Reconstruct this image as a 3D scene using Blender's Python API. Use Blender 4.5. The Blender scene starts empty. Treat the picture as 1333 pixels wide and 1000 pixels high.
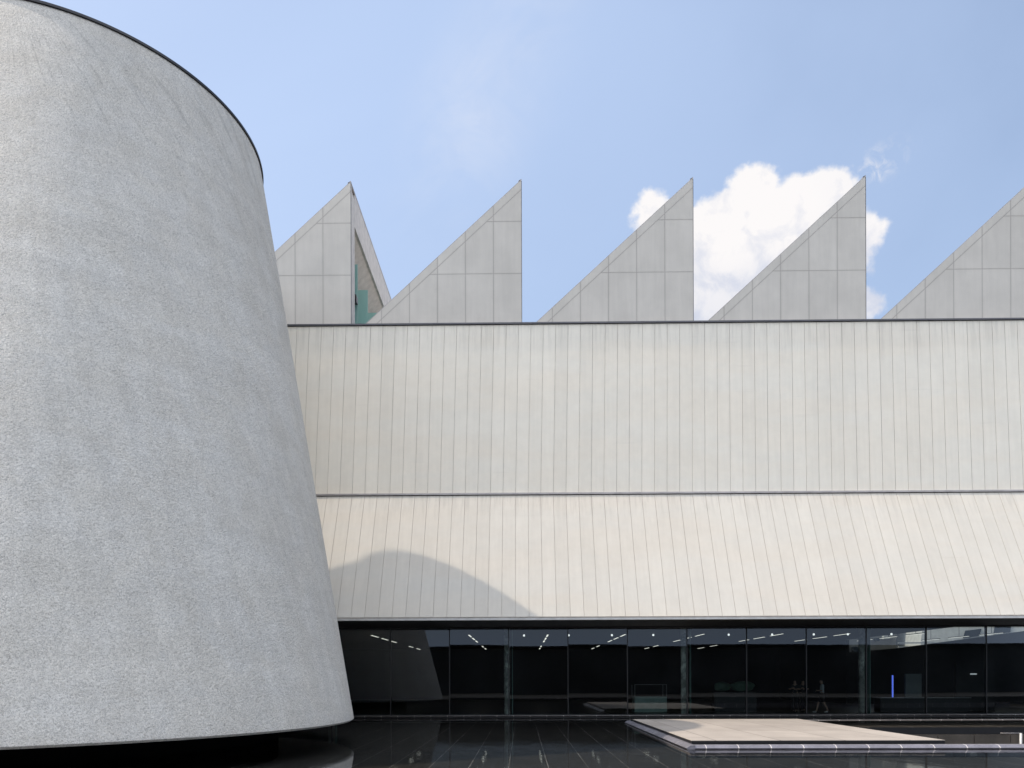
import bpy, bmesh, math, random
from mathutils import Vector, Matrix
random.seed(7)
R = math.radians
SC = bpy.context.scene
COL = SC.collection

# ---------------------------------------------------------------- camera
EYE = 1.645
cd = bpy.data.cameras.new('camera'); cam = bpy.data.objects.new('camera', cd); COL.objects.link(cam)
cd.sensor_fit = 'HORIZONTAL'; cd.sensor_width = 36.0; cd.lens = 27.0
cd.shift_y = (884.2 - 500) / 1333.0
cd.shift_x = 0.0
cd.clip_start = 0.05; cd.clip_end = 5000
cam.matrix_world = Matrix.Translation((0, 0, EYE)) @ Matrix.Rotation(R(0.74), 4, 'Z') @ Matrix.Rotation(R(90), 4, 'X') @ Matrix.Rotation(R(-0.17), 4, 'Z')
SC.camera = cam

# ---------------------------------------------------------------- sun and sky
SUN_AZ, SUN_EL = R(-88.0), R(53.0)          # azimuth from +Y towards +X
w = bpy.data.worlds.new("World"); SC.world = w; w.use_nodes = True
SKY_STRENGTH = 0.15
EXPOSURE = 0.2
SC.view_settings.view_transform = 'Standard'; SC.view_settings.look = 'None'
SC.view_settings.gamma = 1.0; SC.view_settings.exposure = EXPOSURE
SC.view_settings.use_curve_mapping = False

def build_world():
    nt = w.node_tree; N = nt.nodes; L = nt.links
    for n in list(N): N.remove(n)
    out = N.new('ShaderNodeOutputWorld'); bg = N.new('ShaderNodeBackground')
    sky = N.new('ShaderNodeTexSky'); sky.sky_type = 'NISHITA'; sky.sun_disc = False
    sky.sun_elevation = SUN_EL; sky.sun_rotation = SUN_AZ
    sky.air_density = 1.15; sky.dust_density = 2.6; sky.ozone_density = 1.5; sky.altitude = 20
    bg.inputs['Strength'].default_value = SKY_STRENGTH
    tc = N.new('ShaderNodeTexCoord'); sep = N.new('ShaderNodeSeparateXYZ')
    L.new(tc.outputs['Generated'], sep.inputs[0])
    def M(op, a, b=None, c=None, clamp=False):
        m = N.new('ShaderNodeMath'); m.operation = op; m.use_clamp = clamp
        for i, v in enumerate((a, b, c)):
            if v is None: continue
            if isinstance(v, (int, float)): m.inputs[i].default_value = v
            else: L.new(v, m.inputs[i])
        return m.outputs[0]
    def ramp(v, a, b):
        r = N.new('ShaderNodeMapRange'); r.interpolation_type = 'SMOOTHSTEP'
        L.new(v, r.inputs['Value']); r.inputs['From Min'].default_value = a; r.inputs['From Max'].default_value = b
        return r.outputs['Result']
    def noise(scale, detail, rough=0.55, vec=None, dist=0.0):
        n = N.new('ShaderNodeTexNoise'); n.inputs['Scale'].default_value = scale
        n.inputs['Detail'].default_value = detail; n.inputs['Roughness'].default_value = rough
        n.inputs['Distortion'].default_value = dist
        L.new(vec if vec is not None else tc.outputs['Generated'], n.inputs['Vector'])
        return n
    front = M('MAXIMUM', sep.outputs['Y'], 0.02)
    u0 = M('DIVIDE', sep.outputs['X'], front); v0 = M('DIVIDE', sep.outputs['Z'], front)
    # billows: displace the lookup with layered noise
    def warp(scale, detail, amt, u, v):
        n = noise(scale, detail, 0.6); s = N.new('ShaderNodeSeparateColor'); L.new(n.outputs['Color'], s.inputs[0])
        return (M('ADD', u, M('MULTIPLY', M('SUBTRACT', s.outputs[0], 0.5), amt)),
                M('ADD', v, M('MULTIPLY', M('SUBTRACT', s.outputs[1], 0.5), amt)))
    u, v = warp(9, 2, 0.045, u0, v0)
    u, v = warp(30, 3, 0.03, u, v)
    u, v = warp(95, 6, 0.022, u, v)
    def px(x, y): return ((x - 679) / 1000.0, (883 - y) / 1000.0)
    blobs = [(850, 282, 30), (984, 247, 36), (968, 292, 60), (925, 325, 60), (905, 385, 75), (1092, 243, 31),
             (1062, 280, 55), (1020, 330, 85), (960, 400, 95), (1112, 262, 18), (1075, 330, 60), (1128, 302, 22),
             (1126, 402, 22), (860, 390, 60), (1040, 400, 60)]
    field = None
    def blobf(bx, by, br, U, V):
        a, b = px(bx, by)
        du = M('SUBTRACT', U, a); dv = M('SUBTRACT', V, b)
        d = M('SQRT', M('ADD', M('MULTIPLY', du, du), M('MULTIPLY', dv, dv)))
        return M('DIVIDE', M('SUBTRACT', br / 1000.0, d), 0.02)
    for bx, by, br in blobs:
        f = blobf(bx, by, br, u, v)
        if field is None: field = f
        else:
            m = N.new('ShaderNodeMath'); m.operation = 'SMOOTH_MAX'; L.new(field, m.inputs[0]); L.new(f, m.inputs[1]); m.inputs[2].default_value = 0.35
            field = m.outputs[0]
    mask = ramp(field, -0.42, 0.35)
    # thin torn veil to the upper right of the cloud
    a, b = px(1146, 212)
    su = M('SUBTRACT', u, a); sv = M('SUBTRACT', v, b)
    ru = M('ADD', M('MULTIPLY', su, 0.83), M('MULTIPLY', sv, 0.56)); rv = M('SUBTRACT', M('MULTIPLY', sv, 0.83), M('MULTIPLY', su, 0.56))
    dd = M('SQRT', M('ADD', M('MULTIPLY', M('DIVIDE', ru, 0.062), M('DIVIDE', ru, 0.062)), M('MULTIPLY', M('DIVIDE', rv, 0.026), M('DIVIDE', rv, 0.026))))
    nv = noise(60, 6, 0.65, dist=0.6)
    veil = M('MULTIPLY', M('MULTIPLY', ramp(dd, 1.1, 0.1), ramp(nv.outputs['Fac'], 0.42, 0.66)), 0.5)
    mask = M('MAXIMUM', mask, veil)
    # faint cirrus streak high in the middle
    a, b = px(640, 110)
    su = M('SUBTRACT', u0, a); sv = M('SUBTRACT', v0, b)
    ru = M('ADD', M('MULTIPLY', su, 0.45), M('MULTIPLY', sv, 0.89)); rv = M('SUBTRACT', M('MULTIPLY', sv, 0.45), M('MULTIPLY', su, 0.89))
    dd = M('SQRT', M('ADD', M('MULTIPLY', M('DIVIDE', ru, 0.26), M('DIVIDE', ru, 0.26)), M('MULTIPLY', M('DIVIDE', rv, 0.10), M('DIVIDE', rv, 0.10))))
    nv2 = noise(7, 5, 0.6, dist=0.8)
    mask = M('MAXIMUM', mask, M('MULTIPLY', M('MULTIPLY', ramp(dd, 1.2, 0.0), ramp(nv2.outputs['Fac'], 0.3, 0.75)), 0.30))
    mask = M('MULTIPLY', mask, M('GREATER_THAN', sep.outputs['Y'], 0.05))
    # cloud body: billow relief from noise, dimmer low down
    ns = noise(30, 8, 0.58, dist=0.3); ns2 = noise(10, 3)
    tone = M('ADD', M('MULTIPLY', ramp(ns.outputs['Fac'], 0.32, 0.60), 0.62), M('MULTIPLY', ramp(v0, 0.46, 0.64), 0.6), clamp=True)
    tone = M('MULTIPLY', tone, M('ADD', 0.72, M('MULTIPLY', ns2.outputs['Fac'], 0.55)), clamp=True)
    cr = N.new('ShaderNodeMix'); cr.data_type = 'RGBA'; L.new(tone, cr.inputs['Factor'])
    CL = 1.0 / (SKY_STRENGTH * 2 ** EXPOSURE)
    cr.inputs['A'].default_value = (0.66 * CL, 0.70 * CL, 0.82 * CL, 1); cr.inputs['B'].default_value = (0.98 * CL, 0.955 * CL, 0.955 * CL, 1)
    # thin high haze over the whole dome, slightly patchy
    hz = noise(1.3, 6, 0.55, dist=0.5)
    hf = M('MULTIPLY_ADD', ramp(hz.outputs['Fac'], 0.35, 0.72), 0.24, HAZE_BASE)
    dp = N.new('ShaderNodeVectorMath'); dp.operation = 'DOT_PRODUCT'; L.new(tc.outputs['Generated'], dp.inputs[0])
    dp.inputs[1].default_value = (math.cos(SUN_EL) * math.sin(SUN_AZ), math.cos(SUN_EL) * math.cos(SUN_AZ), math.sin(SUN_EL))
    hf = M('ADD', hf, M('MULTIPLY', ramp(dp.outputs['Value'], 0.0, 1.0), 0.40))
    hf = M('MAXIMUM', hf, ramp(sep.outputs['Z'], 0.22, -0.02))
    hm = N.new('ShaderNodeMix'); hm.data_type = 'RGBA'; L.new(hf, hm.inputs['Factor'])
    L.new(sky.outputs['Color'], hm.inputs['A']); hm.inputs['B'].default_value = (0.60 * CL, 0.75 * CL, 1.04 * CL, 1)
    # unseen bright broken cumulus behind the viewer, added to lift the ambient light
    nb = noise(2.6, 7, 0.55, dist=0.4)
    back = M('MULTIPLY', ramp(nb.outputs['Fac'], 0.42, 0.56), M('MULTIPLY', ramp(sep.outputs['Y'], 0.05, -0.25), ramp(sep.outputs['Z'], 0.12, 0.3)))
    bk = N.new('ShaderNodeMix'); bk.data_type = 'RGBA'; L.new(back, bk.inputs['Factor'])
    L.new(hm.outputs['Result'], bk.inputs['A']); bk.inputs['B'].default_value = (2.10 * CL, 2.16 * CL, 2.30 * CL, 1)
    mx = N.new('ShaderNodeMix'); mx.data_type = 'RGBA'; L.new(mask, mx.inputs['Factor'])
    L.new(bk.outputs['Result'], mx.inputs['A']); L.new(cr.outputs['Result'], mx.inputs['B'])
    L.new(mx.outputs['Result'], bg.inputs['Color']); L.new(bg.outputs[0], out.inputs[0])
HAZE_BASE = 0.24
build_world()

sd = bpy.data.lights.new('sun', 'SUN'); sun = bpy.data.objects.new('sun', sd); COL.objects.link(sun)
sd.energy = 3.0; sd.angle = R(0.55); sd.color = (1.0, 0.87, 0.72)
SV = Vector((math.cos(SUN_EL) * math.sin(SUN_AZ), math.cos(SUN_EL) * math.cos(SUN_AZ), math.sin(SUN_EL)))
sun.rotation_euler = SV.to_track_quat('Z', 'Y').to_euler(); sun.location = (0, 0, 60)

# ---------------------------------------------------------------- helpers
def tag(o, label=None, cat=None, group=None, kind=None):
    if label: o['label'] = label
    if cat: o['category'] = cat
    if group: o['group'] = group
    if kind: o['kind'] = kind
    return o
def empty(name, loc, label, cat, group=None):
    o = bpy.data.objects.new(name, None); o.location = loc; COL.objects.link(o); o.empty_display_size = 0.3
    return tag(o, label, cat, group)
class MB:
    """collects geometry in world coordinates, links it as one mesh"""
    def __init__(s): s.v = []; s.f = []
    def poly(s, pts):
        i = len(s.v); s.v += [tuple(p) for p in pts]; s.f.append(list(range(i, i + len(pts))))
    def box(s, x0, x1, y0, y1, z0, z1):
        i = len(s.v)
        s.v += [(x0,y0,z0),(x1,y0,z0),(x1,y1,z0),(x0,y1,z0),(x0,y0,z1),(x1,y0,z1),(x1,y1,z1),(x0,y1,z1)]
        for q in ((0,3,2,1),(4,5,6,7),(0,1,5,4),(1,2,6,5),(2,3,7,6),(3,0,4,7)): s.f.append([i + k for k in q])
        return s
    def prism(s, pts, d):
        """planar polygon pts extruded by vector d (closed solid)"""
        i = len(s.v); n = len(pts); d = Vector(d)
        s.v += [tuple(p) for p in pts] + [tuple(Vector(p) + d) for p in pts]
        s.f.append([i + k for k in range(n)][::-1]); s.f.append([i + n + k for k in range(n)])
        for k in range(n): s.f.append([i + k, i + (k + 1) % n, i + n + (k + 1) % n, i + n + k])
        return s
    def tube(s, a, b, r0, r1=None, seg=12):
        a, b = Vector(a), Vector(b); r1 = r0 if r1 is None else r1
        q = (b - a).to_track_quat('Z', 'Y'); i = len(s.v)
        for p, r in ((a, r0), (b, r1)):
            for k in range(seg):
                t = 2 * math.pi * k / seg; s.v.append(tuple(p + q @ Vector((r * math.cos(t), r * math.sin(t), 0))))
        for k in range(seg): s.f.append([i + k, i + (k + 1) % seg, i + seg + (k + 1) % seg, i + seg + k])
        s.f.append([i + k for k in range(seg)][::-1]); s.f.append([i + seg + k for k in range(seg)])
        return s
    def build(s, name, mat, parent=None, smooth=False, bevel=0.0):
        me = bpy.data.meshes.new(name)
        org = parent_world(parent) if parent else Vector((0, 0, 0))
        me.from_pydata([tuple(Vector(p) - org) for p in s.v], [], s.f); me.update()
        bm = bmesh.new(); bm.from_mesh(me); bmesh.ops.recalc_face_normals(bm, faces=bm.faces)
        if bevel: bmesh.ops.bevel(bm, geom=bm.edges[:], offset=bevel, segments=2, affect='EDGES', profile=0.6)
        bm.to_mesh(me); bm.free()
        if smooth:
            for p in me.polygons: p.use_smooth = True
        me.materials.append(mat)
        o = bpy.data.objects.new(name, me); COL.objects.link(o)
        if parent: o.parent = parent
        return o
def parent_world(p):
    v = Vector((0, 0, 0))
    while p is not None: v += p.location; p = p.parent
    return v

# ---------------------------------------------------------------- materials
MATS = {}
class NM:
    def __init__(s, name):
        s.m = bpy.data.materials.new(name); s.m.use_nodes = True; s.N = s.m.node_tree.nodes; s.L = s.m.node_tree.links
        s.b = s.N['Principled BSDF']; s.out = s.N['Material Output']; s.tc = s.N.new('ShaderNodeTexCoord'); MATS[name] = s.m
    def map(s, scale=(1, 1, 1), rot=(0, 0, 0), src=None):
        n = s.N.new('ShaderNodeMapping'); n.inputs['Scale'].default_value = scale; n.inputs['Rotation'].default_value = rot
        s.L.new(src or s.tc.outputs['Object'], n.inputs['Vector']); return n.outputs[0]
    def noise(s, scale, detail=4, rough=0.55, vec=None, dist=0):
        n = s.N.new('ShaderNodeTexNoise'); n.inputs['Scale'].default_value = scale; n.inputs['Detail'].default_value = detail
        n.inputs['Roughness'].default_value = rough; n.inputs['Distortion'].default_value = dist
        s.L.new(vec or s.tc.outputs['Object'], n.inputs['Vector']); return n.outputs['Fac']
    def math(s, op, a, b=None, clamp=False):
        m = s.N.new('ShaderNodeMath'); m.operation = op; m.use_clamp = clamp
        for i, v in enumerate((a, b)):
            if v is None: continue
            if isinstance(v, (int, float)): m.inputs[i].default_value = v
            else: s.L.new(v, m.inputs[i])
        return m.outputs[0]
    def ramp(s, v, a, b, lo=0.0, hi=1.0):
        r = s.N.new('ShaderNodeMapRange'); s.L.new(v, r.inputs['Value']); r.interpolation_type = 'SMOOTHSTEP'
        r.inputs['From Min'].default_value = a; r.inputs['From Max'].default_value = b
        r.inputs['To Min'].default_value = lo; r.inputs['To Max'].default_value = hi; return r.outputs['Result']
    def mix(s, fac, a, b, mode='MIX'):
        m = s.N.new('ShaderNodeMix'); m.data_type = 'RGBA'; m.blend_type = mode
        for k, v in (('Factor', fac), ('A', a), ('B', b)):
            if isinstance(v, (int, float)): m.inputs[k].default_value = v
            elif isinstance(v, tuple): m.inputs[k].default_value = (*v, 1)
            else: s.L.new(v, m.inputs[k])
        return m.outputs['Result']
    def val(s, col, v):
        h = s.N.new('ShaderNodeVectorMath'); h.operation = 'SCALE'
        if isinstance(col, tuple): h.inputs[0].default_value = col
        else: s.L.new(col, h.inputs[0])
        s.L.new(v, h.inputs['Scale']); return h.outputs[0]
    def color(s, c):
        if isinstance(c, tuple): s.b.inputs['Base Color'].default_value = (*c, 1)
        else: s.L.new(c, s.b.inputs['Base Color'])
    def rough(s, r, spec=0.5, metal=0.0):
        if isinstance(r, (int, float)): s.b.inputs['Roughness'].default_value = r
        else: s.L.new(r, s.b.inputs['Roughness'])
        s.b.inputs['Specular IOR Level'].default_value = spec; s.b.inputs['Metallic'].default_value = metal
    def bump(s, h, dist, strength=1.0):
        b = s.N.new('ShaderNodeBump'); b.inputs['Distance'].default_value = dist; b.inputs['Strength'].default_value = strength
        s.L.new(h, b.inputs['Height']); s.L.new(b.outputs[0], s.b.inputs['Normal']); return b

def plain(name, col, rough=0.6, metal=0.0, spec=0.5, var=0.12, scale=3.0):
    m = NM(name); n = m.noise(scale, 5)
    m.color(m.val(col, m.ramp(n, 0.25, 0.75, 1 - var, 1 + var))); m.rough(rough, spec, metal); return m.m

PW = 0.573           # cladding panel width
PX0 = -8.86         # one seam on the joint line
def cladding(name, base, shear):
    m = NM(name)
    sep = m.N.new('ShaderNodeSeparateXYZ'); m.L.new(m.tc.outputs['Object'], sep.inputs[0])
    x = m.math('SUBTRACT', sep.outputs['X'], PX0)
    if shear: x = m.math('SUBTRACT', x, m.math('MULTIPLY', m.math('SUBTRACT', sep.outputs['Z'], 9.745), shear))
    cell = m.math('FLOOR', m.math('DIVIDE', x, PW))
    wn = m.N.new('ShaderNodeTexWhiteNoise'); wn.noise_dimensions = '1D'; m.L.new(cell, wn.inputs['W'])
    tone = m.math('MULTIPLY_ADD' if False else 'ADD', m.math('MULTIPLY', wn.outputs['Value'], 0.05), 0.975)
    # long vertical rain streaks, faint cloudy patches, faint cross ghost lines
    st = m.noise(1.0, 5, 0.6, m.map((5.5, 1, 0.22)))
    cl = m.noise(0.55, 6, 0.6)
    cl2 = m.noise(2.4, 5, 0.6)
    t = m.math('MULTIPLY', tone, m.ramp(st, 0.3, 0.7, 0.975, 1.01))
    t = m.math('MULTIPLY', t, m.ramp(cl, 0.3, 0.7, 0.975, 1.015))
    t = m.math('MULTIPLY', t, m.ramp(cl2, 0.3, 0.72, 1.01, 0.975))
    gn = m.noise(1.0, 3, 0.5, m.map((0.16, 1, 0.9)))
    warm = m.mix(m.ramp(gn, 0.35, 0.65), base, (base[0] * 1.01, base[1] * 0.99, base[2] * 0.97))
    dn = m.noise(1.0, 6, 0.65, m.map((7.0, 1, 0.35)))
    for zt_, ln_ in ((18.1, 1.9), (10.0, 1.3)):
        dz = m.math('SUBTRACT', zt_, sep.outputs['Z'])
        mk = m.math('MULTIPLY', m.ramp(m.math('ADD', dz, m.math('MULTIPLY', dn, -2.0)), ln_ - 0.9, -1.2), m.math('GREATER_THAN', dz, 0.0))
        t = m.math('MULTIPLY', t, m.math('SUBTRACT', 1.0, m.math('MULTIPLY', m.math('MULTIPLY', mk, m.ramp(dn, 0.45, 0.62)), 0.10)))
    gh = m.noise(1.0, 2, 0.5, m.map((0.35, 1, 6.0)))
    t = m.math('MULTIPLY', t, m.ramp(gh, 0.68, 0.78, 1.0, 0.965))
    # grime gathered in small spots
    sp = m.noise(9.0, 6, 0.7, m.map((1, 1, 0.5)))
    t = m.math('MULTIPLY', t, m.ramp(sp, 0.70, 0.80, 1.0, 0.92))
    m.color(m.val(warm, t)); m.rough(0.7, 0.15)
    m.bump(m.noise(1.1, 3, 0.5, m.map((1.4, 1, 0.5))), 0.012, 0.5)
    return m.m
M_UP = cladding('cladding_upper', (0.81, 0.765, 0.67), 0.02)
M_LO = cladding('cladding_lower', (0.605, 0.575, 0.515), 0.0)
M_SEAM = plain('seam_backing', (0.54, 0.49, 0.44), 0.8)
M_TRIM = plain('flashing_metal', (0.42, 0.39, 0.38), 0.45, 0.3)
M_CAPD = plain('parapet_cap_metal', (0.10, 0.10, 0.11), 0.4, 0.4)
M_EDGE = plain('edge_metal', (0.55, 0.54, 0.52), 0.4, 0.2)
M_SOFF = plain('soffit_metal', (0.035, 0.033, 0.031), 0.5)
M_BLACK = plain('black_metal', (0.012, 0.012, 0.014), 0.35)
M_PLINTH = plain('plinth_black', (0.006, 0.006, 0.006), 0.95, spec=0.05)
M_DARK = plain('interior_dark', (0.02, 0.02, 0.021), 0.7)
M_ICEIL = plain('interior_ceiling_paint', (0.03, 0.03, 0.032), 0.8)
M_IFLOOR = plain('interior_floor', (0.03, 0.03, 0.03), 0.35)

def sawtooth_mat(name, lines):
    m = NM(name)
    a = m.noise(0.7, 6, 0.6); b = m.noise(1.0, 4, 0.6, m.map((6, 1, 0.4))); c = m.noise(40, 3)
    t = m.math('MULTIPLY', m.ramp(a, 0.3, 0.7, 0.95, 1.04), m.ramp(b, 0.3, 0.7, 0.97, 1.02))
    t = m.math('MULTIPLY', t, m.ramp(c, 0.3, 0.7, 0.97, 1.03))
    base = (0.615, 0.58, 0.525)
    if lines:
        # panel joints: verticals every 1.335 m from the upright edge, horizontals every 2.48 m, one along the slope
        g = m.N.new('ShaderNodeNewGeometry'); sep = m.N.new('ShaderNodeSeparateXYZ'); m.L.new(g.outputs['Position'], sep.inputs[0])
        q = m.math('DIVIDE', m.math('SUBTRACT', 0.04 + 8.13 * 40, sep.outputs['X']), 8.13)
        fx = m.math('MULTIPLY', m.math('FRACT', q), 8.13)               # distance left of the upright edge
        vz = sep.outputs['Z']
        d1 = m.math('MULTIPLY', m.math('ABSOLUTE', m.math('SUBTRACT', m.math('FRACT', m.math('ADD', m.math('DIVIDE', fx, 1.335), 0.5)), 0.5)), 1.335)
        d1 = m.math('ADD', d1, m.math('LESS_THAN', fx, 0.5))
        d2 = m.math('MULTIPLY', m.math('ABSOLUTE', m.math('SUBTRACT', m.math('FRACT', m.math('DIVIDE', m.math('SUBTRACT', vz, 20.92 - 1.24), 2.48)), 0.5)), 2.48)
        below = m.math('SUBTRACT', m.math('SUBTRACT', 25.37, m.math('MULTIPLY', fx, 0.914)), vz)    # vertical distance below the edge
        d2 = m.math('ADD', d2, m.math('LESS_THAN', below, 0.46))
        d3 = m.math('ABSOLUTE', m.math('MULTIPLY', m.math('SUBTRACT', below, 0.46), 0.738))
        d = m.math('MINIMUM', m.math('MINIMUM', d1, d2), d3)
        ln = m.ramp(d, 0.005, 0.015, 0.8, 0.0)
        soft = m.ramp(d, 0.0, 0.10, 0.93, 1.0)      # dirt drawn along the joints
        t = m.math('MULTIPLY', t, soft)
        cell = m.N.new('ShaderNodeTexWhiteNoise'); cell.noise_dimensions = '2D'
        cv = m.N.new('ShaderNodeCombineXYZ'); m.L.new(m.math('FLOOR', m.math('DIVIDE', m.math('SUBTRACT', sep.outputs['X'], 0.04), 1.355)), cv.inputs[0])
        m.L.new(m.math('FLOOR', m.math('DIVIDE', m.math('SUBTRACT', vz, 20.92), 2.48)), cv.inputs[1]); m.L.new(cv.outputs[0], cell.inputs['Vector'])
        t = m.math('MULTIPLY', t, m.math('ADD', m.math('MULTIPLY', cell.outputs['Value'], 0.04), 0.98))
        m.color(m.mix(ln, m.val(base, t), (0.30, 0.27, 0.25))); m.bump(m.ramp(d, 0.0, 0.02), 0.01, 0.6)
    else: m.color(m.val(base, t))
    m.rough(0.6, 0.3); return m.m
M_SAW = sawtooth_mat('sawtooth_panel', True)
M_SIDE = sawtooth_mat('side_panel', False)
M_SAWGAP = plain('sawtooth_joint', (0.16, 0.15, 0.14), 0.8)
M_SAWIN = plain('sawtooth_reveal', (0.55, 0.51, 0.47), 0.6)
M_ROOFSHEET = plain('roof_sheet', (0.58, 0.56, 0.53), 0.5)

def drum_mat():
    m = NM('pebble_render')
    # conical lookup: world position is fine for a rough render coat
    wm = m.noise(14.0, 3, 0.6, dist=1.2)
    vo = m.N.new('ShaderNodeTexVoronoi'); vo.feature = 'F1'; vo.inputs['Scale'].default_value = 17.0; vo.inputs['Randomness'].default_value = 1.0
    m.L.new(m.tc.outputs['Object'], vo.inputs['Vector'])
    fine = m.noise(24, 2, 0.6, dist=2.0)
    speck = m.ramp(fine, 0.36, 0.56, 0.0, 1.0)
    big = m.noise(0.22, 5, 0.55); mid = m.noise(0.9, 6, 0.62, dist=0.5)
    streak = m.noise(1.0, 5, 0.6, m.map((2.2, 2.2, 0.16)))
    hor = m.noise(1.0, 4, 0.6, m.map((0.12, 0.12, 2.6)))
    t = m.math('MULTIPLY', m.ramp(big, 0.3, 0.7, 0.96, 1.035), m.ramp(mid, 0.32, 0.7, 0.955, 1.035))
    t = m.math('MULTIPLY', t, m.ramp(streak, 0.35, 0.7, 0.96, 1.04))
    t = m.math('MULTIPLY', t, m.ramp(hor, 0.3, 0.66, 0.955, 1.02))
    patch = m.noise(0.55, 6, 0.7, m.map((1, 1, 0.7)), dist=1.0)
    t = m.math('MULTIPLY', t, m.ramp(patch, 0.60, 0.72, 1.0, 1.07))
    scr = m.noise(1.0, 7, 0.75, m.map((0.5, 0.5, 4.5), (0.0, 0.16, 0.5)), dist=0.6)
    t = m.math('MULTIPLY', t, m.ramp(scr, 0.60, 0.70, 1.0, 1.08)); t = m.math('MULTIPLY', t, m.ramp(scr, 0.28, 0.40, 0.93, 1.0))
    dark = m.noise(0.8, 5, 0.65, m.map((1.3, 1.3, 0.35), (0, 0, 0.4)))
    t = m.math('MULTIPLY', t, m.ramp(dark, 0.62, 0.8, 1.0, 0.86))
    t = m.math('MULTIPLY', t, m.ramp(speck, 0, 1, 0.68, 1.08))
    sp3 = m.N.new('ShaderNodeSeparateXYZ'); m.L.new(m.tc.outputs['Object'], sp3.inputs[0])
    ang = m.math('ARCTAN2', sp3.outputs['Y'], sp3.outputs['X'])
    cv = m.N.new('ShaderNodeCombineXYZ'); m.L.new(m.math('MULTIPLY', ang, 9.0), cv.inputs[0]); m.L.new(m.math('MULTIPLY', sp3.outputs['Z'], 0.12), cv.inputs[1])
    drip = m.noise(3.2, 6, 0.65, cv.outputs[0])
    top = m.ramp(m.math('ADD', sp3.outputs['Z'], m.math('MULTIPLY', drip, 9.0)), 19.5, 25.5)
    t = m.math('MULTIPLY', t, m.math('SUBTRACT', 1.0, m.math('MULTIPLY', m.math('MULTIPLY', top, m.ramp(drip, 0.48, 0.66)), 0.20)))
    t = m.math('MULTIPLY', t, m.ramp(drip, 0.30, 0.70, 0.965, 1.03))
    runs = m.noise(9.0, 4, 0.6, cv.outputs[0])
    t = m.math('MULTIPLY', t, m.ramp(runs, 0.66, 0.76, 1.0, 1.07)); t = m.math('MULTIPLY', t, m.ramp(runs, 0.26, 0.36, 0.94, 1.0))
    lift = m.math('ABSOLUTE', m.math('SUBTRACT', m.math('FRACT', m.math('ADD', m.math('DIVIDE', sp3.outputs['Z'], 2.7), m.math('MULTIPLY', m.noise(0.5, 3), 0.12))), 0.5))
    t = m.math('MULTIPLY', t, m.math('SUBTRACT', 1.0, m.math('MULTIPLY', m.ramp(lift, 0.03, 0.0), m.ramp(patch, 0.4, 0.6, 0.0, 0.06))))
    foot = m.ramp(m.math('SUBTRACT', sp3.outputs['Z'], m.math('MULTIPLY', drip, 0.7)), 0.9, 0.2, 0.0, 1.0)
    t = m.math('MULTIPLY', t, m.math('SUBTRACT', 1.0, m.math('MULTIPLY', foot, 0.10)))
    base = m.mix(m.ramp(mid, 0.35, 0.65), (0.655, 0.62, 0.56), (0.625, 0.60, 0.555))
    m.color(m.val(base, t)); m.rough(0.9, 0.2)
    h = m.math('ADD', m.math('MULTIPLY', fine, 1.0), m.math('MULTIPLY', m.ramp(vo.outputs['Distance'], 0.0, 0.7), 0.5))
    m.bump(h, 0.035, 0.7)
    return m.m
M_DRUM = drum_mat()
M_RIM = plain('rim_metal', (0.045, 0.045, 0.05), 0.45, 0.4)

def glass_mat(name, tint, ior=1.5, add=0.0):
    m = NM(name); N, L = m.N, m.L; N.remove(m.b)
    tr = N.new('ShaderNodeBsdfTransparent'); tr.inputs[0].default_value = (*tint, 1)
    gl = N.new('ShaderNodeBsdfGlossy'); gl.inputs['Roughness'].default_value = 0.0; gl.inputs['Color'].default_value = (0.92, 0.96, 1.0, 1)
    fr = N.new('ShaderNodeFresnel'); fr.inputs['IOR'].default_value = ior
    nz = m.noise(0.35, 2); bp = N.new('ShaderNodeBump'); bp.inputs['Distance'].default_value = 0.004; bp.inputs['Strength'].default_value = 0.25
    L.new(nz, bp.inputs['Height']); L.new(bp.outputs[0], gl.inputs['Normal'])
    mx = N.new('ShaderNodeMixShader'); L.new(m.math('ADD', fr.outputs[0], add), mx.inputs[0]); L.new(tr.outputs[0], mx.inputs[1]); L.new(gl.outputs[0], mx.inputs[2])
    L.new(mx.outputs[0], m.out.inputs['Surface']); return m.m
M_GLASS = glass_mat('curtain_glass', (0.50, 0.56, 0.57), 1.6, 0.018)
def teal_mat():
    m = NM('teal_glass'); m.color((0.30, 0.50, 0.45)); m.rough(0.15, 0.5); return m.m
M_TEAL = teal_mat()

def water_mat():
    m = NM('pool_water'); N, L = m.N, m.L; N.remove(m.b)
    tr = N.new('ShaderNodeBsdfTransparent'); tr.inputs[0].default_value = (0.85, 0.88, 0.88, 1)
    gl = N.new('ShaderNodeBsdfGlossy'); gl.inputs['Roughness'].default_value = 0.03
    fr = N.new('ShaderNodeFresnel'); fr.inputs['IOR'].default_value = 1.33
    h = m.math('ADD', m.noise(2.2, 4, 0.55, m.map((1, 0.55, 1))), m.math('MULTIPLY', m.noise(9.0, 3), 0.12))
    bp = N.new('ShaderNodeBump'); bp.inputs['Distance'].default_value = 0.004; bp.inputs['Strength'].default_value = 0.6
    L.new(h, bp.inputs['Height']); L.new(bp.outputs[0], gl.inputs['Normal']); L.new(bp.outputs[0], fr.inputs['Normal'])
    mx = N.new('ShaderNodeMixShader'); L.new(fr.outputs[0], mx.inputs[0]); L.new(tr.outputs[0], mx.inputs[1]); L.new(gl.outputs[0], mx.inputs[2])
    L.new(mx.outputs[0], m.out.inputs['Surface']); return m.m
M_WATER = water_mat()
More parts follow.
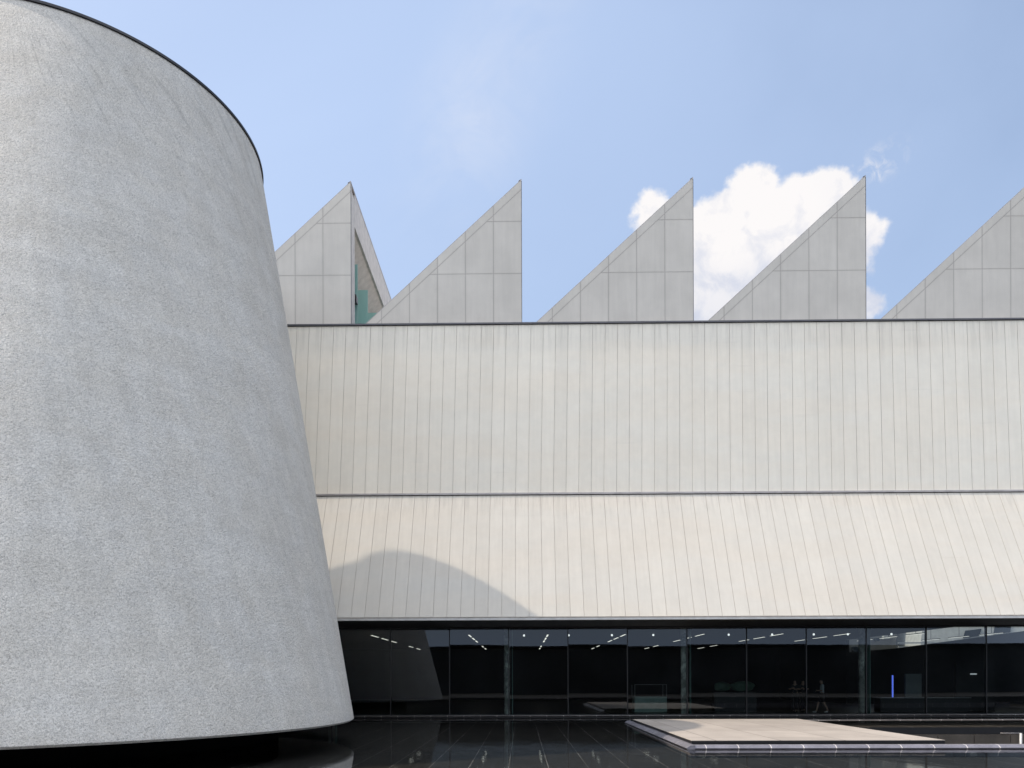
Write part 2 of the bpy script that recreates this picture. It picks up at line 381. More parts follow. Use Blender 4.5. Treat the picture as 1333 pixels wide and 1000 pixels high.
def poolfloor_mat():
    m = NM('black_pool_tile')
    sep = m.N.new('ShaderNodeSeparateXYZ'); m.L.new(m.tc.outputs['Object'], sep.inputs[0])
    def line(o, off, per, wd):
        f = m.math('FRACT', m.math('DIVIDE', m.math('ADD', o, off), per))
        return m.math('LESS_THAN', m.math('ABSOLUTE', m.math('SUBTRACT', f, 0.5)), wd / per)
    lx = line(sep.outputs['X'], 0.44 + 0.30, 0.88, 0.009)
    ly = m.math('MULTIPLY', line(sep.outputs['Y'], 0.3, 1.76, 0.006), 0.35)
    br = m.ramp(m.noise(0.8, 5, 0.7), 0.35, 0.7, 0.15, 1.0)
    l = m.math('MULTIPLY', m.math('MAXIMUM', lx, ly), br)
    t = m.ramp(m.noise(1.3, 7, 0.7), 0.25, 0.75, 0.6, 1.5)
    base = m.val((0.042, 0.036, 0.030), t)
    m.color(m.mix(l, base, (0.55, 0.50, 0.46))); m.rough(0.5, 0.3); return m.m
M_POOL = poolfloor_mat()
def coping_mat(name, axis, step, phase, col=(0.17, 0.165, 0.19)):
    m = NM(name); a = m.noise(2.0, 7, 0.7); b = m.noise(30, 3)
    t = m.math('MULTIPLY', m.ramp(a, 0.3, 0.7, 0.8, 1.2), m.ramp(b, 0.3, 0.7, 0.92, 1.08))
    g = m.N.new('ShaderNodeNewGeometry'); sep = m.N.new('ShaderNodeSeparateXYZ'); m.L.new(g.outputs['Position'], sep.inputs[0])
    q = m.math('DIVIDE', m.math('SUBTRACT', sep.outputs[axis], phase), step)
    f = m.math('ABSOLUTE', m.math('SUBTRACT', m.math('FRACT', m.math('ADD', q, 0.5)), 0.5))
    ln = m.math('LESS_THAN', f, 0.011 / step)
    wn = m.N.new('ShaderNodeTexWhiteNoise'); wn.noise_dimensions = '1D'; m.L.new(m.math('FLOOR', q), wn.inputs['W'])
    t = m.math('MULTIPLY', t, m.math('ADD', m.math('MULTIPLY', wn.outputs['Value'], 0.25), 0.88))
    m.color(m.mix(ln, m.val(col, t), (0.62, 0.58, 0.55))); m.rough(0.4, 0.5); return m.m
M_MORTAR = plain('pale_mortar', (0.55, 0.52, 0.50), 0.9)
def slab_mat():
    m = NM('beige_stone_deck')
    br = m.N.new('ShaderNodeTexBrick'); br.inputs['Scale'].default_value = 1.0; br.offset = 0.0
    br.inputs['Brick Width'].default_value = 1.62; br.inputs['Row Height'].default_value = 2.55; br.inputs['Mortar Size'].default_value = 0.018
    br.inputs['Mortar Smooth'].default_value = 0.1; br.inputs['Bias'].default_value = 0.0
    br.inputs['Color1'].default_value = (0.32, 0.32, 0.32, 1); br.inputs['Color2'].default_value = (0.40, 0.40, 0.40, 1); br.inputs['Mortar'].default_value = (0.21, 0.21, 0.21, 1)
    mp = m.N.new('ShaderNodeMapping'); mp.inputs['Location'].default_value = (0.9, -1.05, 0); m.L.new(m.tc.outputs['Object'], mp.inputs['Vector'])
    m.L.new(mp.outputs[0], br.inputs['Vector'])
    t = m.math('MULTIPLY', m.ramp(m.noise(0.9, 6, 0.6, m.map((1, 0.6, 1))), 0.3, 0.7, 0.92, 1.08), m.ramp(m.noise(35, 3), 0.3, 0.7, 0.95, 1.05))
    c = m.mix(1.0, br.outputs['Color'], (1.0, 0.885, 0.77), 'MULTIPLY')
    m.color(m.val(c, t)); m.rough(0.8, 0.3); return m.m
M_SLAB = slab_mat()
M_COURT = plain('court_panel', (0.075, 0.062, 0.05), 0.4, var=0.25, scale=1.5)
M_PAVE = plain('plaza_paving', (0.05, 0.048, 0.045), 0.85, var=0.15, scale=0.8)
M_PAVE2 = plain('yard_paving', (0.35, 0.33, 0.3), 0.85)
M_GROUND = plain('city_ground', (0.12, 0.12, 0.11), 0.9)
M_STONEBLK = plain('dark_stone_wall', (0.05, 0.05, 0.048), 0.5, var=0.7, scale=0.25)
M_WHITEB = plain('white_render', (0.82, 0.82, 0.78), 0.8)
M_WINDOW = plain('dark_window', (0.03, 0.04, 0.05), 0.1)
M_CONC = plain('grey_render', (0.25, 0.25, 0.24), 0.9, var=0.3, scale=0.4)
def emit(name, col, s):
    m = NM(name); m.color((0.8, 0.8, 0.8)); m.b.inputs['Emission Color'].default_value = (*col, 1); m.b.inputs['Emission Strength'].default_value = s
    m.m.cycles.emission_sampling = 'NONE'; return m.m
M_LAMP = emit('lamp_warm', (1, 0.93, 0.82), 1.5)
M_SPOT = emit('spot_white', (1, 0.98, 0.95), 1.5)
M_BLUE = emit('blue_led', (0.12, 0.2, 1.0), 1.2)
M_SIGNL = emit('lit_sign', (0.9, 0.95, 1.0), 0.5)
def column_mat():
    m = NM('column_stone'); a = m.noise(2.2, 7, 0.75, m.map((1, 1, 0.9)), dist=1.0); b = m.noise(0.8, 3)
    t = m.math('MULTIPLY', m.ramp(a, 0.42, 0.58, 0.55, 1.15), m.ramp(b, 0.35, 0.65, 0.6, 1.1))
    m.color(m.val((0.85, 0.87, 0.78), t)); m.rough(0.6); return m.m
M_COLUMN = column_mat()

# ---------------------------------------------------------------- structure: ground, pool, plaza
ZW = -0.105; ZF = -0.31
CX0, CX1, CY0, CY1 = 4.17, 32.0, 19.12, 30.45          # sunken court inside the coping
g = MB(); g.poly([(-1500, -1500, -2.5), (1500, -1500, -2.5), (1500, 1500, -2.5), (-1500, 1500, -2.5)])
tag(g.build('ground', M_GROUND), kind='structure')
def around(z, x0, x1, y0, y1, m_, name):
    b = MB(); ccx0, ccx1, ccy0, ccy1 = CX0 - 0.02, CX1 + .02, CY0 - .02, CY1 + .02
    b.poly([(x0, y0, z), (ccx0, y0, z), (ccx0, y1, z), (x0, y1, z)])
    b.poly([(ccx0, y0, z), (x1, y0, z), (x1, ccy0, z), (ccx0, ccy0, z)])
    b.poly([(ccx0, ccy1, z), (x1, ccy1, z), (x1, y1, z), (ccx0, y1, z)])
    b.poly([(ccx1, ccy0, z), (x1, ccy0, z), (x1, ccy1, z), (ccx1, ccy1, z)])
    return tag(b.build(name, m_), kind='structure')
around(ZF, -45, 45, 3.0, 34.9, M_POOL, 'pool_floor')
around(ZW, -44.99, 44.99, 3.01, 34.88, M_WATER, 'water')
b = MB(); b.box(-60, 60, -40, 3.0, -2.4, 0.0); b.box(-60, -45, 3.0, 34.9, -2.4, 0.0); b.box(45, 60, 3.0, 34.9, -2.4, 0)
tag(b.build('pavement', M_PAVE), kind='structure')

# ---------------------------------------------------------------- copings with wedge nosing
WEDGE = [(0.10, 0.0), (-0.02, -0.012), (-0.11, -0.075), (-0.085, -0.095), (-0.03, -0.175), (0.0, -0.30), (0.10, -0.30)]
THIN = [(0.14, 0.0), (0.0, -0.004), (-0.03, -0.022), (0.01, -0.05), (0.06, -0.07), (0.14, -0.07)]
def coping_run(ax, c, a0, a1, step, phase, prof, parent):
    b = MB()
    P = (lambda q: (a0, c + q[0], q[1])) if ax == 'X' else (lambda q: (c + q[0], a0, q[1]))
    b.prism([P(q) for q in prof], (a1 - a0, 0, 0) if ax == 'X' else (0, a1 - a0, 0))
    return b.build('coping_stone', coping_mat('coping_stone_' + ax.lower(), ax, step, phase, (0.17, 0.165, 0.19) if prof is WEDGE else (0.13, 0.12, 0.115)), parent)
cp = empty('court_coping', (CX0, CY0, 0), 'dark grey stone coping with pointed nosing and pale joints around the sunken court', 'coping')
coping_run('X', CY0, CX0, CX1, 0.80, 4.55, WEDGE, cp)
coping_run('Y', CX0, CY0 - .1, CY1, 1.75, 20.4, WEDGE, cp)
coping_run('X', CY1, CX0 + 0.3, CX1, 0.80, 4.5, THIN, cp)
bc = empty('facade_coping', (0, 34.8, 0), 'thin dark stone ledge with pale joints along the foot of the glass wall', 'ledge')
coping_run('X', 34.72, -32, 40, 0.75, 0.37, THIN, bc)
b = MB(); b.box(-32, 40, 34.80, 34.9, -0.3, -0.071); b.build('base_wall', M_BLACK, bc)

# sunken court lining
ct = empty('sunken_court', (18, 25, -1.5), 'sunken dark court with brown wall panels behind the stone deck', 'court')
b = MB(); b.box(CX0 + .2, CX1, CY1 - 0.17, CY1 - 0.10, -0.56, -0.29); b.build('upper_wall_band', M_BLACK, ct)
x = 5.0
while x < CX1 - 1.5:
    b = MB(); b.box(x + 0.012, x + 1.40 - 0.012, CY1 - 0.32, CY1 - 0.22, -2.2, -0.57); x += 1.40
    b.build('wall_panel', M_COURT, ct)
b = MB(); b.box(CX0 + .15, CX1, CY1 - 0.2, CY1 - 0.12, -2.3, -0.57); b.build('panel_backing', M_BLACK, ct)
b = MB(); b.box(CX0 + 0.05, CX1, CY0 + .05, CY1 - .1, -2.35, -2.25); b.build('court_floor', M_STONEBLK, ct)
b = MB(); b.box(CX0 + .06, CX0 + .16, CY0 + .3, CY1 - .2, -2.25, -0.30); b.box(CX0 + .16, CX1, CY0 + .06, CY0 + .17, -2.25, -0.30); b.build('side_wall', M_BLACK, ct)
# handrail in the court
hr = empty('handrail', (19.3, 29.9, -2.2), 'short brushed metal handrail standing in the sunken court at the right edge', 'handrail')
b = MB(); b.tube((19.28, 29.95, -2.2), (19.28, 29.95, -0.50), 0.05); b.build('post', M_EDGE, hr, True)
b = MB(); b.tube((18.5, 29.95, -0.50), (19.30, 29.95, -0.50), 0.012); b.build('rail', M_TRIM, hr, True)

# beige stone deck
dk = empty('stone_deck', (7.4, 24.5, 0), 'low beige stone deck on a black tray floating over the dark pool', 'deck')
b = MB(); b.box(4.27, 10.62, 19.42, 29.7, 0.073, 0.085); o = b.build('paving', M_SLAB, dk)
b = MB(); b.box(4.275, 10.615, 19.425, 29.69, -0.02, 0.0725)
b.build('edge_tray', M_BLACK, dk)
b = MB(); b.box(4.6, 10.3, 19.8, 29.4, -2.25, -0.02); b.build('plinth', M_BLACK, dk)

# ---------------------------------------------------------------- museum building
mus = empty('museum_building', (0, 35, 0), 'long off white panelled building with sawtooth roof above a dark glass wall', 'building')
XA, XB = -32.0, 40.0
def pt_lo(x, t):   # lower sloped wall, t 0 at bottom edge
    return Vector((x, 32.0 + 2.95 * t, 4.205 + 5.80 * t))
def pt_up(x, t):
    return Vector((x + 0.16 * t, 34.97 + 0.68 * t, 10.085 + 8.01 * t))
nl = Vector((0, -5.80, 2.95)).normalized(); nu = Vector((0, -8.01, 0.68)).normalized()
def wall_panels(ptf, nrm, mat, name, t0, t1, jit):
    """one continuous sheet: flat panels with a recessed groove between neighbours"""
    me = bpy.data.meshes.new(name); vs, fs, mi = [], [], []
    rnd = random.Random(3); g2 = 0.0065; prev = None
    def row(x, off):
        i = len(vs); vs.append(ptf(x, t0) + nrm * off - Vector((0, 35, 0))); vs.append(ptf(x, t1) + nrm * off - Vector((0, 35, 0))); return i
    def quad(a, c, k): fs.append((a, c, c + 1, a + 1)); mi.append(k)
    for k in range(int((XA - PX0) / PW), int((XB - PX0) / PW)):
        x0 = PX0 + k * PW; o = 0.03 + rnd.uniform(-jit, jit)
        gl = row(x0 + g2, 0.004); a = row(x0 + g2, o - .003); a2 = row(x0 + g2 + .004, o); c2 = row(x0 + PW - g2 - .004, o); c = row(x0 + PW - g2, o - .003); gr = row(x0 + PW - g2, 0.004)
        if prev is not None: quad(prev, gl, 1)
        quad(gl, a, 1); quad(a, a2, 0); quad(a2, c2, 0); quad(c2, c, 0); quad(c, gr, 1); prev = gr
    me.from_pydata(vs, [], fs); me.materials.append(mat); me.materials.append(M_SEAM)
    for p, k in zip(me.polygons, mi): p.material_index = k
    o = bpy.data.objects.new(name, me); COL.objects.link(o); o.parent = mus; return o
wall_panels(pt_lo, nl, M_LO, 'sloped_wall', 0.004, 0.996, 0.0012)
wall_panels(pt_up, nu, M_UP, 'upper_wall', 0.003, 0.997, 0.0012)
b = MB(); b.prism([pt_lo(XA, 0), pt_lo(XB - 1, 0), pt_lo(XB - 1, 1), pt_lo(XA, 1)], -nl * 0.25); b.build('sloped_wall_core', M_SEAM, mus)
b = MB(); b.prism([pt_up(XA, 0), pt_up(XB - 1, 0), pt_up(XB - 1, 1), pt_up(XA, 1)], -nu * 0.25); b.build('upper_wall_core', M_SEAM, mus)
b = MB(); b.box(XA, XB, 34.86, 35.2, 10.03, 10.09); b.box(XA, XB, 34.895, 35.2, 10.09, 10.118)
b.build('ledge_flashing', M_TRIM, mus)
b = MB(); b.box(XA, XB, 35.55, 36.0, 18.10, 18.17); b.build('parapet_cap', M_CAPD, mus)
b = MB(); b.box(XA, XB, 31.90, 31.97, 4.10, 4.185); b.build('edge_trim', M_EDGE, mus)
# black soffit from the edge back to the glass
b = MB(); b.prism([(XA, 31.972, 4.10), (XA, 35.3, 4.02), (XA, 35.3, 4.25), (XA, 31.972, 4.18)], (XB - XA, 0, 0)); b.build('soffit', M_SOFF, mus)
# building volume: roof deck, sides, rear
XH = 20.7                      # right of this the ground floor is a taller room open to the yard behind
b = MB(); b.prism([(XA, 35.75, 17.3), (XB, 35.75, 17.3), (XB, 50, 17.3), (0.5, 50, 17.3), (0.5, 72, 17.3), (XA, 72, 17.3)], (0, 0, .2)); b.build('roof_deck', M_ROOFSHEET, mus)
b = MB(); b.box(XA, XA + .3, 35.4, 72, -0.3, 17.3); b.build('side_wall', M_SIDE, mus)
b = MB(); b.box(XB - .3, XB, 35.4, 50, -0.3, 17.3); b.build('side_wall', M_SIDE, mus)
b = MB(); b.box(XA + .3, 0.5, 71.7, 72, 4.3, 17.3); b.build('rear_wall', M_SIDE, mus)
b = MB(); b.box(0.5, XB - .3, 49.7, 50, 6.6, 17.3); b.build('rear_wall', M_SIDE, mus)
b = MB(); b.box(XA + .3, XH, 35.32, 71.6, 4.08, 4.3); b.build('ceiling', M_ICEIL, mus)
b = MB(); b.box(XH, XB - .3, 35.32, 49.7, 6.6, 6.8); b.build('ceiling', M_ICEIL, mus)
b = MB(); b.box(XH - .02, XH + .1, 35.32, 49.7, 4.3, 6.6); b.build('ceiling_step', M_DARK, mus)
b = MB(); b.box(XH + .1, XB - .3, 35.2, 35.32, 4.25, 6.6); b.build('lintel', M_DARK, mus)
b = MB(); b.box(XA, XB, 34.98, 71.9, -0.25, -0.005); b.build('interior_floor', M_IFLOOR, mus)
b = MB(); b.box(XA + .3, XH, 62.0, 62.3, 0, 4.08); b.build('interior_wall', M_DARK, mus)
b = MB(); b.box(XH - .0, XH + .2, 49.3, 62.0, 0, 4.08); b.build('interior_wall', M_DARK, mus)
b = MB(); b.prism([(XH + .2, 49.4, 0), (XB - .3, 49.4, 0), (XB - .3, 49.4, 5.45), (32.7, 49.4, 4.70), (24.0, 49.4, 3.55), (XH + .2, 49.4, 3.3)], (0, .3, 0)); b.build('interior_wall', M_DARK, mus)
# glass wall
GY = 35.0; GX0 = -0.6; GS = 2.70
k0 = int(math.floor((XA - GX0) / GS)) + 1; k1 = int((XB - GX0) / GS)
for k in range(k0, k1):
    x0 = GX0 + k * GS
    if x0 > 26 or x0 < -19: continue
    b = MB(); tilt = random.Random(k).uniform(-0.0012, 0.0012); q = random.Random(k + 50).uniform(-0.0015, 0.0015)
    b.poly([(x0 + .02, GY - tilt * 2, 0.0), (x0 + GS - .02, GY - tilt * 2 + q, 0.0), (x0 + GS - .02, GY + q + tilt * 2, 4.0), (x0 + .02, GY + tilt * 2, 4.0)])
    b.build('glass_pane', M_GLASS, mus)
    b = MB(); b.box(x0 - .02, x0 + .02, GY - 0.03, GY + 0.12, 0.0, 4.0); b.build('mullion', M_BLACK, mus)
for (xa, xb) in ((XA, -18.9), (26.4, XB)):
    b = MB(); b.poly([(xa, GY, 0.0), (xb, GY, 0), (xb, GY, 4.0), (xa, GY, 4.0)]); b.build('glass_pane', M_GLASS, mus)
b = MB(); b.box(XA, XB, GY - 0.04, GY + .14, -0.02, 0.03); b.box(XA, XB, GY - .05, GY + .15, 3.955, 4.02); b.build('window_frame', M_BLACK, mus)
for k in range(-2, 4):
    x = -0.68 + 8.13 * k
    if x < -9 : continue
    b = MB(); b.tube((x, GY + .42, 0), (x, GY + .42, 4.1), 0.14, seg=24); b.build('column', M_COLUMN, mus, True)
    b = MB(); b.box(x + .24, x + .255, GY + .1, GY + .45, 0.02, 3.98); b.build('glass_fin', M_TEAL, mus)

# sawtooth roofs
SL = 0.914; SY = 36.5; SP = 8.13; AX = 0.04; ZB = 17.5; ZAP = 25.37
def sawtooth(k, LEN):
    ax = AX + SP * k                 # x of the apex / vertical side
    xl = ax - SP
    r = bpy.data.objects.new('sawtooth_roof', None)
    b = MB(); zl = ZAP - SL * SP
    b.prism([(xl + .02, SY + .23, zl + .018), (ax - .13, SY + .23, ZAP - .119), (ax - .13, SY + .23, ZAP - .539), (xl + .02, SY + .23, zl - .40)], (0, LEN, 0))
    root = b.build('sawtooth_roof', M_ROOFSHEET, mus)
    b = MB(); b.prism([(xl + .004, SY, ZB), (ax, SY, ZB), (ax, SY, ZAP), (xl + .004, SY, zl)], (0, 0.22, 0)); b.build('gable_wall', M_SAW, root)
    b = MB(); b.prism([(xl, SY - .003, zl + .004), (ax + .01, SY - .003, ZAP + .004), (ax + .01, SY - .003, ZAP + .035), (xl, SY - .003, zl + .035)], (0, .2, 0))
    b.build('edge_cap', M_TRIM, root)
    # vertical side (plane x=ax): return, top band, recess
    b = MB(); b.box(ax - .30, ax - .003, SY + .24, SY + .85, ZB, 25.03); b.build('return_pier', M_SAWIN, root)
    b = MB(); b.box(ax - .125, ax + .0, SY + .86, SY + LEN - .01, 23.72, ZAP - .052); b.build('top_band', M_SAWIN, root)
    b = MB(); b.prism([(ax - .14, SY - .012, ZAP - .05), (ax + .012, SY - .012, ZAP - .05), (ax + .012, SY - .012, ZAP + .035), (ax - .005, SY - .012, ZAP + .035), (ax - .14, SY - .012, ZAP - .09)], (0, LEN, 0)); b.build('ridge_cap', M_TRIM, root)
    b = MB(); b.box(ax - .004, ax + .022, SY - .006, SY + .03, ZB, ZAP - .06); b.build('corner_trim', M_CAPD, root)
    # ceiling of the recess, following the roof slope
    b = MB()
    b.prism([(ax - .11, SY + .87, 23.74), (ax - 3.2, SY + .87, 23.74 - 3.09 * SL), (ax - 3.2, SY + .87, 23.84 - 3.09 * SL), (ax - .11, SY + .87, 23.84)], (0, LEN - 1, 0))
    b.build('recess_ceiling', M_SAWIN, root)
    b = MB(); b.box(ax - 2.3, ax - 2.26, SY + .24, SY + LEN, ZB, 21.9); b.build('window_glass', M_TEAL, root)
    for i in range(5 if k in (-1, 0, 1) else 0):
        y = 38.10 + 2.52 * i
        b = MB(); b.prism([(ax - .02, y, ZB), (ax - .02, y, 22.3), (ax - 1.25, y, 22.3), (ax - 1.6, y, 22.1), (ax - 1.6, y, ZB)], (0, .025, 0)); b.build('glass_fin', M_TEAL, root)
    if k == -1:
        b = MB(); b.box(ax - .28, ax + .02, 37.6, 37.95, 20.2, 20.5); b.tube((ax - .13, 37.78, 20.5), (ax - .13, 37.78, 20.62), .12)
        b.build('floodlight', M_BLACK, root)
    return root
for k in range(-3, 6): sawtooth(k, 34 if k < 0 else 13.2)

# ceiling lights seen through the glass
def strip_light(x, y, label):
    r = empty('strip_light', (x, y, 4.03), label, 'ceiling light', 'linear ceiling lights behind the glass wall')
    b = MB(); b.box(x - .05, x + .05, y, y + 2.1, 4.03, 4.075)
    b.build('housing', M_BLACK, r)
    if x > 20.7:
        b = MB(); b.tube((x, y + 1, 4.07), (x, y + 1, 6.6), .012); b.build('hanger', M_BLACK, r)
    b = MB(); b.box(x - .04, x + .04, y + .03, y + 2.07, 4.018, 4.028); b.build('diffuser', M_LAMP, r)
n = 0
ordn = ['first', 'second', 'third', 'fourth', 'fifth', 'sixth', 'seventh', 'eighth', 'ninth', 'tenth']
for i in range(9):
    x = -10.65 + 4.08 * i + (1.2 if i > 0 else 2.55)
    x = [-8.1, -2.85, 1.4, 5.55, 9.75, 13.95, 17.5, 21.5, 25.6][i]
    for j, y in enumerate((41.2, 44.3, 47.4, 55.0, 59.0)):
        if i > 5 and j > 2: continue
        rowname = ['nearest', 'second nearest', 'third nearest', 'fourth', 'fifth'][j]
        strip_light(x, y, 'slim glowing ceiling strip, %s in the %s line from the tower' % (rowname, ordn[i]))
for i, x in enumerate([0.12, 2.5, 4.8, 7.0, 11.0, 13.3, 15.5, 17.3, 19.6]):
    r = empty('spotlight', (x, 41, 4.0), 'small round white spotlight under the dark ceiling, %s from the tower' % ordn[i], 'spotlight', 'spotlights behind the glass wall')
    b = MB(); b.tube((x, 41, 4.08), (x, 41, 3.98), .02); b.build('stem', M_BLACK, r)
    b = MB(); b.tube((x, 41, 3.99), (x, 40.96, 3.96), .05, .055); b.build('lamp_head', M_SPOT, r)

# interior furniture
b = MB(); b.box(18.2 - .013, 18.2 + .013, 37.9, 38.0, 0.70, 1.78)
tag(b.build('led_tube', M_BLUE), 'upright blue glowing light tube standing on the dark counter', 'light')
M_PANEL = plain('grey_green_panel', (0.16, 0.18, 0.17), 0.6)
b = MB(); b.box(19.0, 19.8, 38.3, 38.4, 0, 1.85)
tag(b.build('display_panel', M_PANEL), 'tall plain grey green display panel to the right of the blue light tube', 'panel')
r = empty('reception_counter', (19.6, 37.6, 0), 'long black reception counter with a thin pale top edge behind the glass', 'counter')
b = MB(); b.box(17.4, 21.7, 37.5, 38.2, 0, .66); b.build('counter_body', M_BLACK, r)
b = MB(); b.box(17.35, 21.75, 37.45, 38.25, .665, .695); b.build('counter_top', plain('counter_top_stone', (0.3, 0.3, 0.3), 0.4), r)
b = MB(); b.box(22.15, 22.45, 38.2, 38.24, 1.80, 1.86)
tag(b.build('lit_sign', M_SIGNL), 'tiny glowing white plate on the dark wall near the right edge', 'sign')
b = MB(); b.box(21.5, 23.4, 38.3, 38.5, 0, 2.4)
tag(b.build('partition_wall', M_DARK), 'dark partition carrying the tiny white plate', 'wall')
r = empty('glass_display_case', (5.9, 37.6, 0), 'low glass display case with pale green base behind the glass wall', 'display case')
b = MB(); b.box(5.45, 7.0, 37.2, 38.2, .02, .78); b.build('case_base', plain('pale_green_base', (0.24, 0.33, 0.29), 0.5), r)
b = MB()
for xx in (5.46, 6.99):
    for yy in (37.21, 38.19): b.box(xx - .012, xx + .012, yy - .012, yy + .012, .78, 1.35)
b.box(5.45, 7.0, 37.2, 37.225, 1.35, 1.375); b.build('case_frame', plain('case_frame_metal', (0.2, 0.2, 0.2), .4), r)
# soft green seating blob
def blob(name, c, s, mat, parent=None, sub=3, amp=0.12, seed=0, label=None, cat=None):
    bm = bmesh.new(); bmesh.ops.create_icosphere(bm, subdivisions=sub, radius=1)
    rr = random.Random(seed); ph = [rr.uniform(0, 6) for _ in range(6)]
    org = parent_world(parent) if parent else Vector((0, 0, 0))
    for v in bm.verts:
        p = v.co.copy(); d = 1 + amp * (math.sin(3 * p.x + ph[0]) * math.cos(4 * p.y + ph[1]) + .5 * math.sin(6 * p.z + ph[2]))
        v.co = Vector((p.x * s[0], p.y * s[1], p.z * s[2])) * d + Vector(c) - org
    me = bpy.data.meshes.new(name); bm.to_mesh(me); bm.free(); me.materials.append(mat)
    for p in me.polygons: p.use_smooth = True
    o = bpy.data.objects.new(name, me); COL.objects.link(o)
    if parent: o.parent = parent
    if label: tag(o, label, cat)
    return o
M_GREEN = plain('soft_green', (0.08, 0.15, 0.10), 0.7, var=0.35, scale=2)
r = empty('green_sculpture', (10.6, 39, 0), 'wavy pale green sculpture on a black stand behind the glass', 'sculpture')
blob('wave', (10.15, 39.1, 1.22), (.42, .3, .26), M_GREEN, r, seed=1)
blob('wave', (11.15, 39.1, 1.25), (.62, .35, .27), M_GREEN, r, seed=2)
b = MB(); b.box(9.7, 11.8, 38.8, 39.4, 0, .95); b.build('stand', M_BLACK, r)

# ---------------------------------------------------------------- people behind the glass
M_SKIN = plain('skin', (0.42, 0.27, 0.20), 0.6)
M_HAIR = plain('black_hair', (0.012, 0.01, 0.01), 0.5)
M_SHIRT = plain('grey_shirt', (0.50, 0.53, 0.54), 0.8)
M_DCLOTH = plain('black_cloth', (0.012, 0.012, 0.014), 0.9)
M_WCLOTH = plain('white_cloth', (0.7, 0.7, 0.7), 0.8)
def skin_mesh(name, joints, edges, radii, mat, parent, root=0, sub=2):
    me = bpy.data.meshes.new(name); me.from_pydata(joints, edges, []); me.materials.append(mat)
    o = bpy.data.objects.new(name, me); COL.objects.link(o); o.parent = parent
    m = o.modifiers.new('skin', 'SKIN'); m.use_smooth_shade = True
    for i, sv in enumerate(me.skin_vertices[0].data):
        rr = radii[i]; sv.radius = rr if isinstance(rr, tuple) else (rr, rr); sv.use_root = (i == root)
    s = o.modifiers.new('sub', 'SUBSURF'); s.levels = sub; s.render_levels = sub
    return o
def person(loc, heading, H, pose, label, shirt, trousers, bare_calf, group=None, walking=True):
    r = empty('person', loc, label, 'person', group); r.rotation_euler = (0, 0, heading)
    s = H / 1.7
    st = 0.26 if walking else 0.04
    # y forward. joints in local space
    J = [(0, 0, .95), (0, .01, 1.15), (0, .0, 1.36), (0, .02, 1.46), (0, .05, 1.56), (0, .06, 1.66),      # 0-5 pelvis, waist, chest, neck, head, crown
         (.09, 0, .90), (.10, .10 + st * .3, .50), (.09, st, .09), (.09, st + .15, .03),                 # 6-9 right leg forward
         (-.09, 0, .90), (-.10, -.02 - st * .2, .50), (-.09, -st, .12), (-.09, -st + .14, .04),          # 10-13
         (.17, 0, 1.38)] + pose['r'] + [(-.17, 0, 1.38)] + pose['l']
    E = [(0,1),(1,2),(2,3),(3,4),(4,5),(0,6),(6,7),(7,8),(8,9),(0,10),(10,11),(11,12),(12,13),(2,14),(14,15),(15,16),(16,17),(2,18),(18,19),(19,20),(20,21)]
    rad = [(.14,.10),(.125,.09),(.15,.10),.052,(.075,.09),(.055,.065),(.085),.058,.04,(.04,.03),.085,.058,.04,(.04,.03),.055,.042,.032,.024,.055,.042,.032,.024]
    sc = lambda p: (p[0] * s, p[1] * s, p[2] * s)
    skin_mesh('body', [sc(p) for p in J], E, [tuple(k * s for k in q) if isinstance(q, tuple) else q * s for q in rad], M_SKIN, r)
    # clothing
    sh = [(0,0,.88),(0,.01,1.12),(0,0,1.36),(0,.015,1.43),J[14],tuple((a+b)/2 for a,b in zip(J[14],J[15])) if False else J[15],J[18],J[19]]
    skin_mesh('shirt', [sc(p) for p in sh], [(0,1),(1,2),(2,3),(2,4),(4,5),(2,6),(6,7)],
              [tuple(k*s for k in q) for q in ((.165,.125),(.145,.11),(.172,.122),(.065,.065),(.075,.075),(.062,.062),(.075,.075),(.062,.062))], shirt, r)
    ke = lambda a, b, t: tuple(a[i] + (b[i] - a[i]) * t for i in range(3))
    t = 0.9 if bare_calf else 1.0
    tr = [(0,0,.93), J[6], J[7] if t == 1 else ke(J[6], J[7], .95), J[10], J[11] if t == 1 else ke(J[10], J[11], .95)]
    te = [(0,1),(1,2),(0,3),(3,4)]; trd = [(.155,.12),(.105,.105),(.085,.085),(.105,.105),(.085,.085)]
    if not bare_calf: tr += [J[8], J[12]]; te += [(2,5),(4,6)]; trd += [(.06,.06)]*2
    skin_mesh('trousers', [sc(p) for p in tr], te, [tuple(k*s for k in q) for q in trd], trousers, r)
    skin_mesh('hair', [sc((0,.035,1.60)), sc((0,.03,1.69))], [(0,1)], [(.085*s,.092*s),(.06*s,.07*s)], M_HAIR, r)
    for q in (J[9], J[13]):
        a = sc((q[0], q[1] - .15, .05)); c = sc((q[0], q[1] + .05, .035))
        skin_mesh('shoe', [a, c], [(0,1)], [(.05*s,.05*s),(.045*s,.035*s)], M_WCLOTH if bare_calf else M_HAIR, r)
    # fingers
    for W_, sgn in ((J[17], 1), (J[21], -1)):
        fs = []; fe = []
        for i in range(5):
            bx = (i - 2) * .018
            p0 = Vector(W_) + Vector((bx, .0, -.02)); l = (.055, .075, .085, .08, .06)[i]
            i0 = len(fs); fs += [sc(p0), sc(p0 + Vector((bx * .3, .02, -l * .55))), sc(p0 + Vector((bx * .4, .045, -l)))]; fe += [(i0, i0+1), (i0+1, i0+2)]
        o = skin_mesh('hand', fs, fe, [.0095 * s] * len(fs), M_SKIN, r, sub=1)
        for i, sv in enumerate(o.data.skin_vertices[0].data): sv.use_root = (i % 3 == 0)
    return r
poseW = {'r': [(.24, -.06, 1.12), (.20, .10, .92), (.19, .14, .86)], 'l': [(-.24, .04, 1.12), (-.12, .24, 1.12), (-.07, .28, 1.16)]}
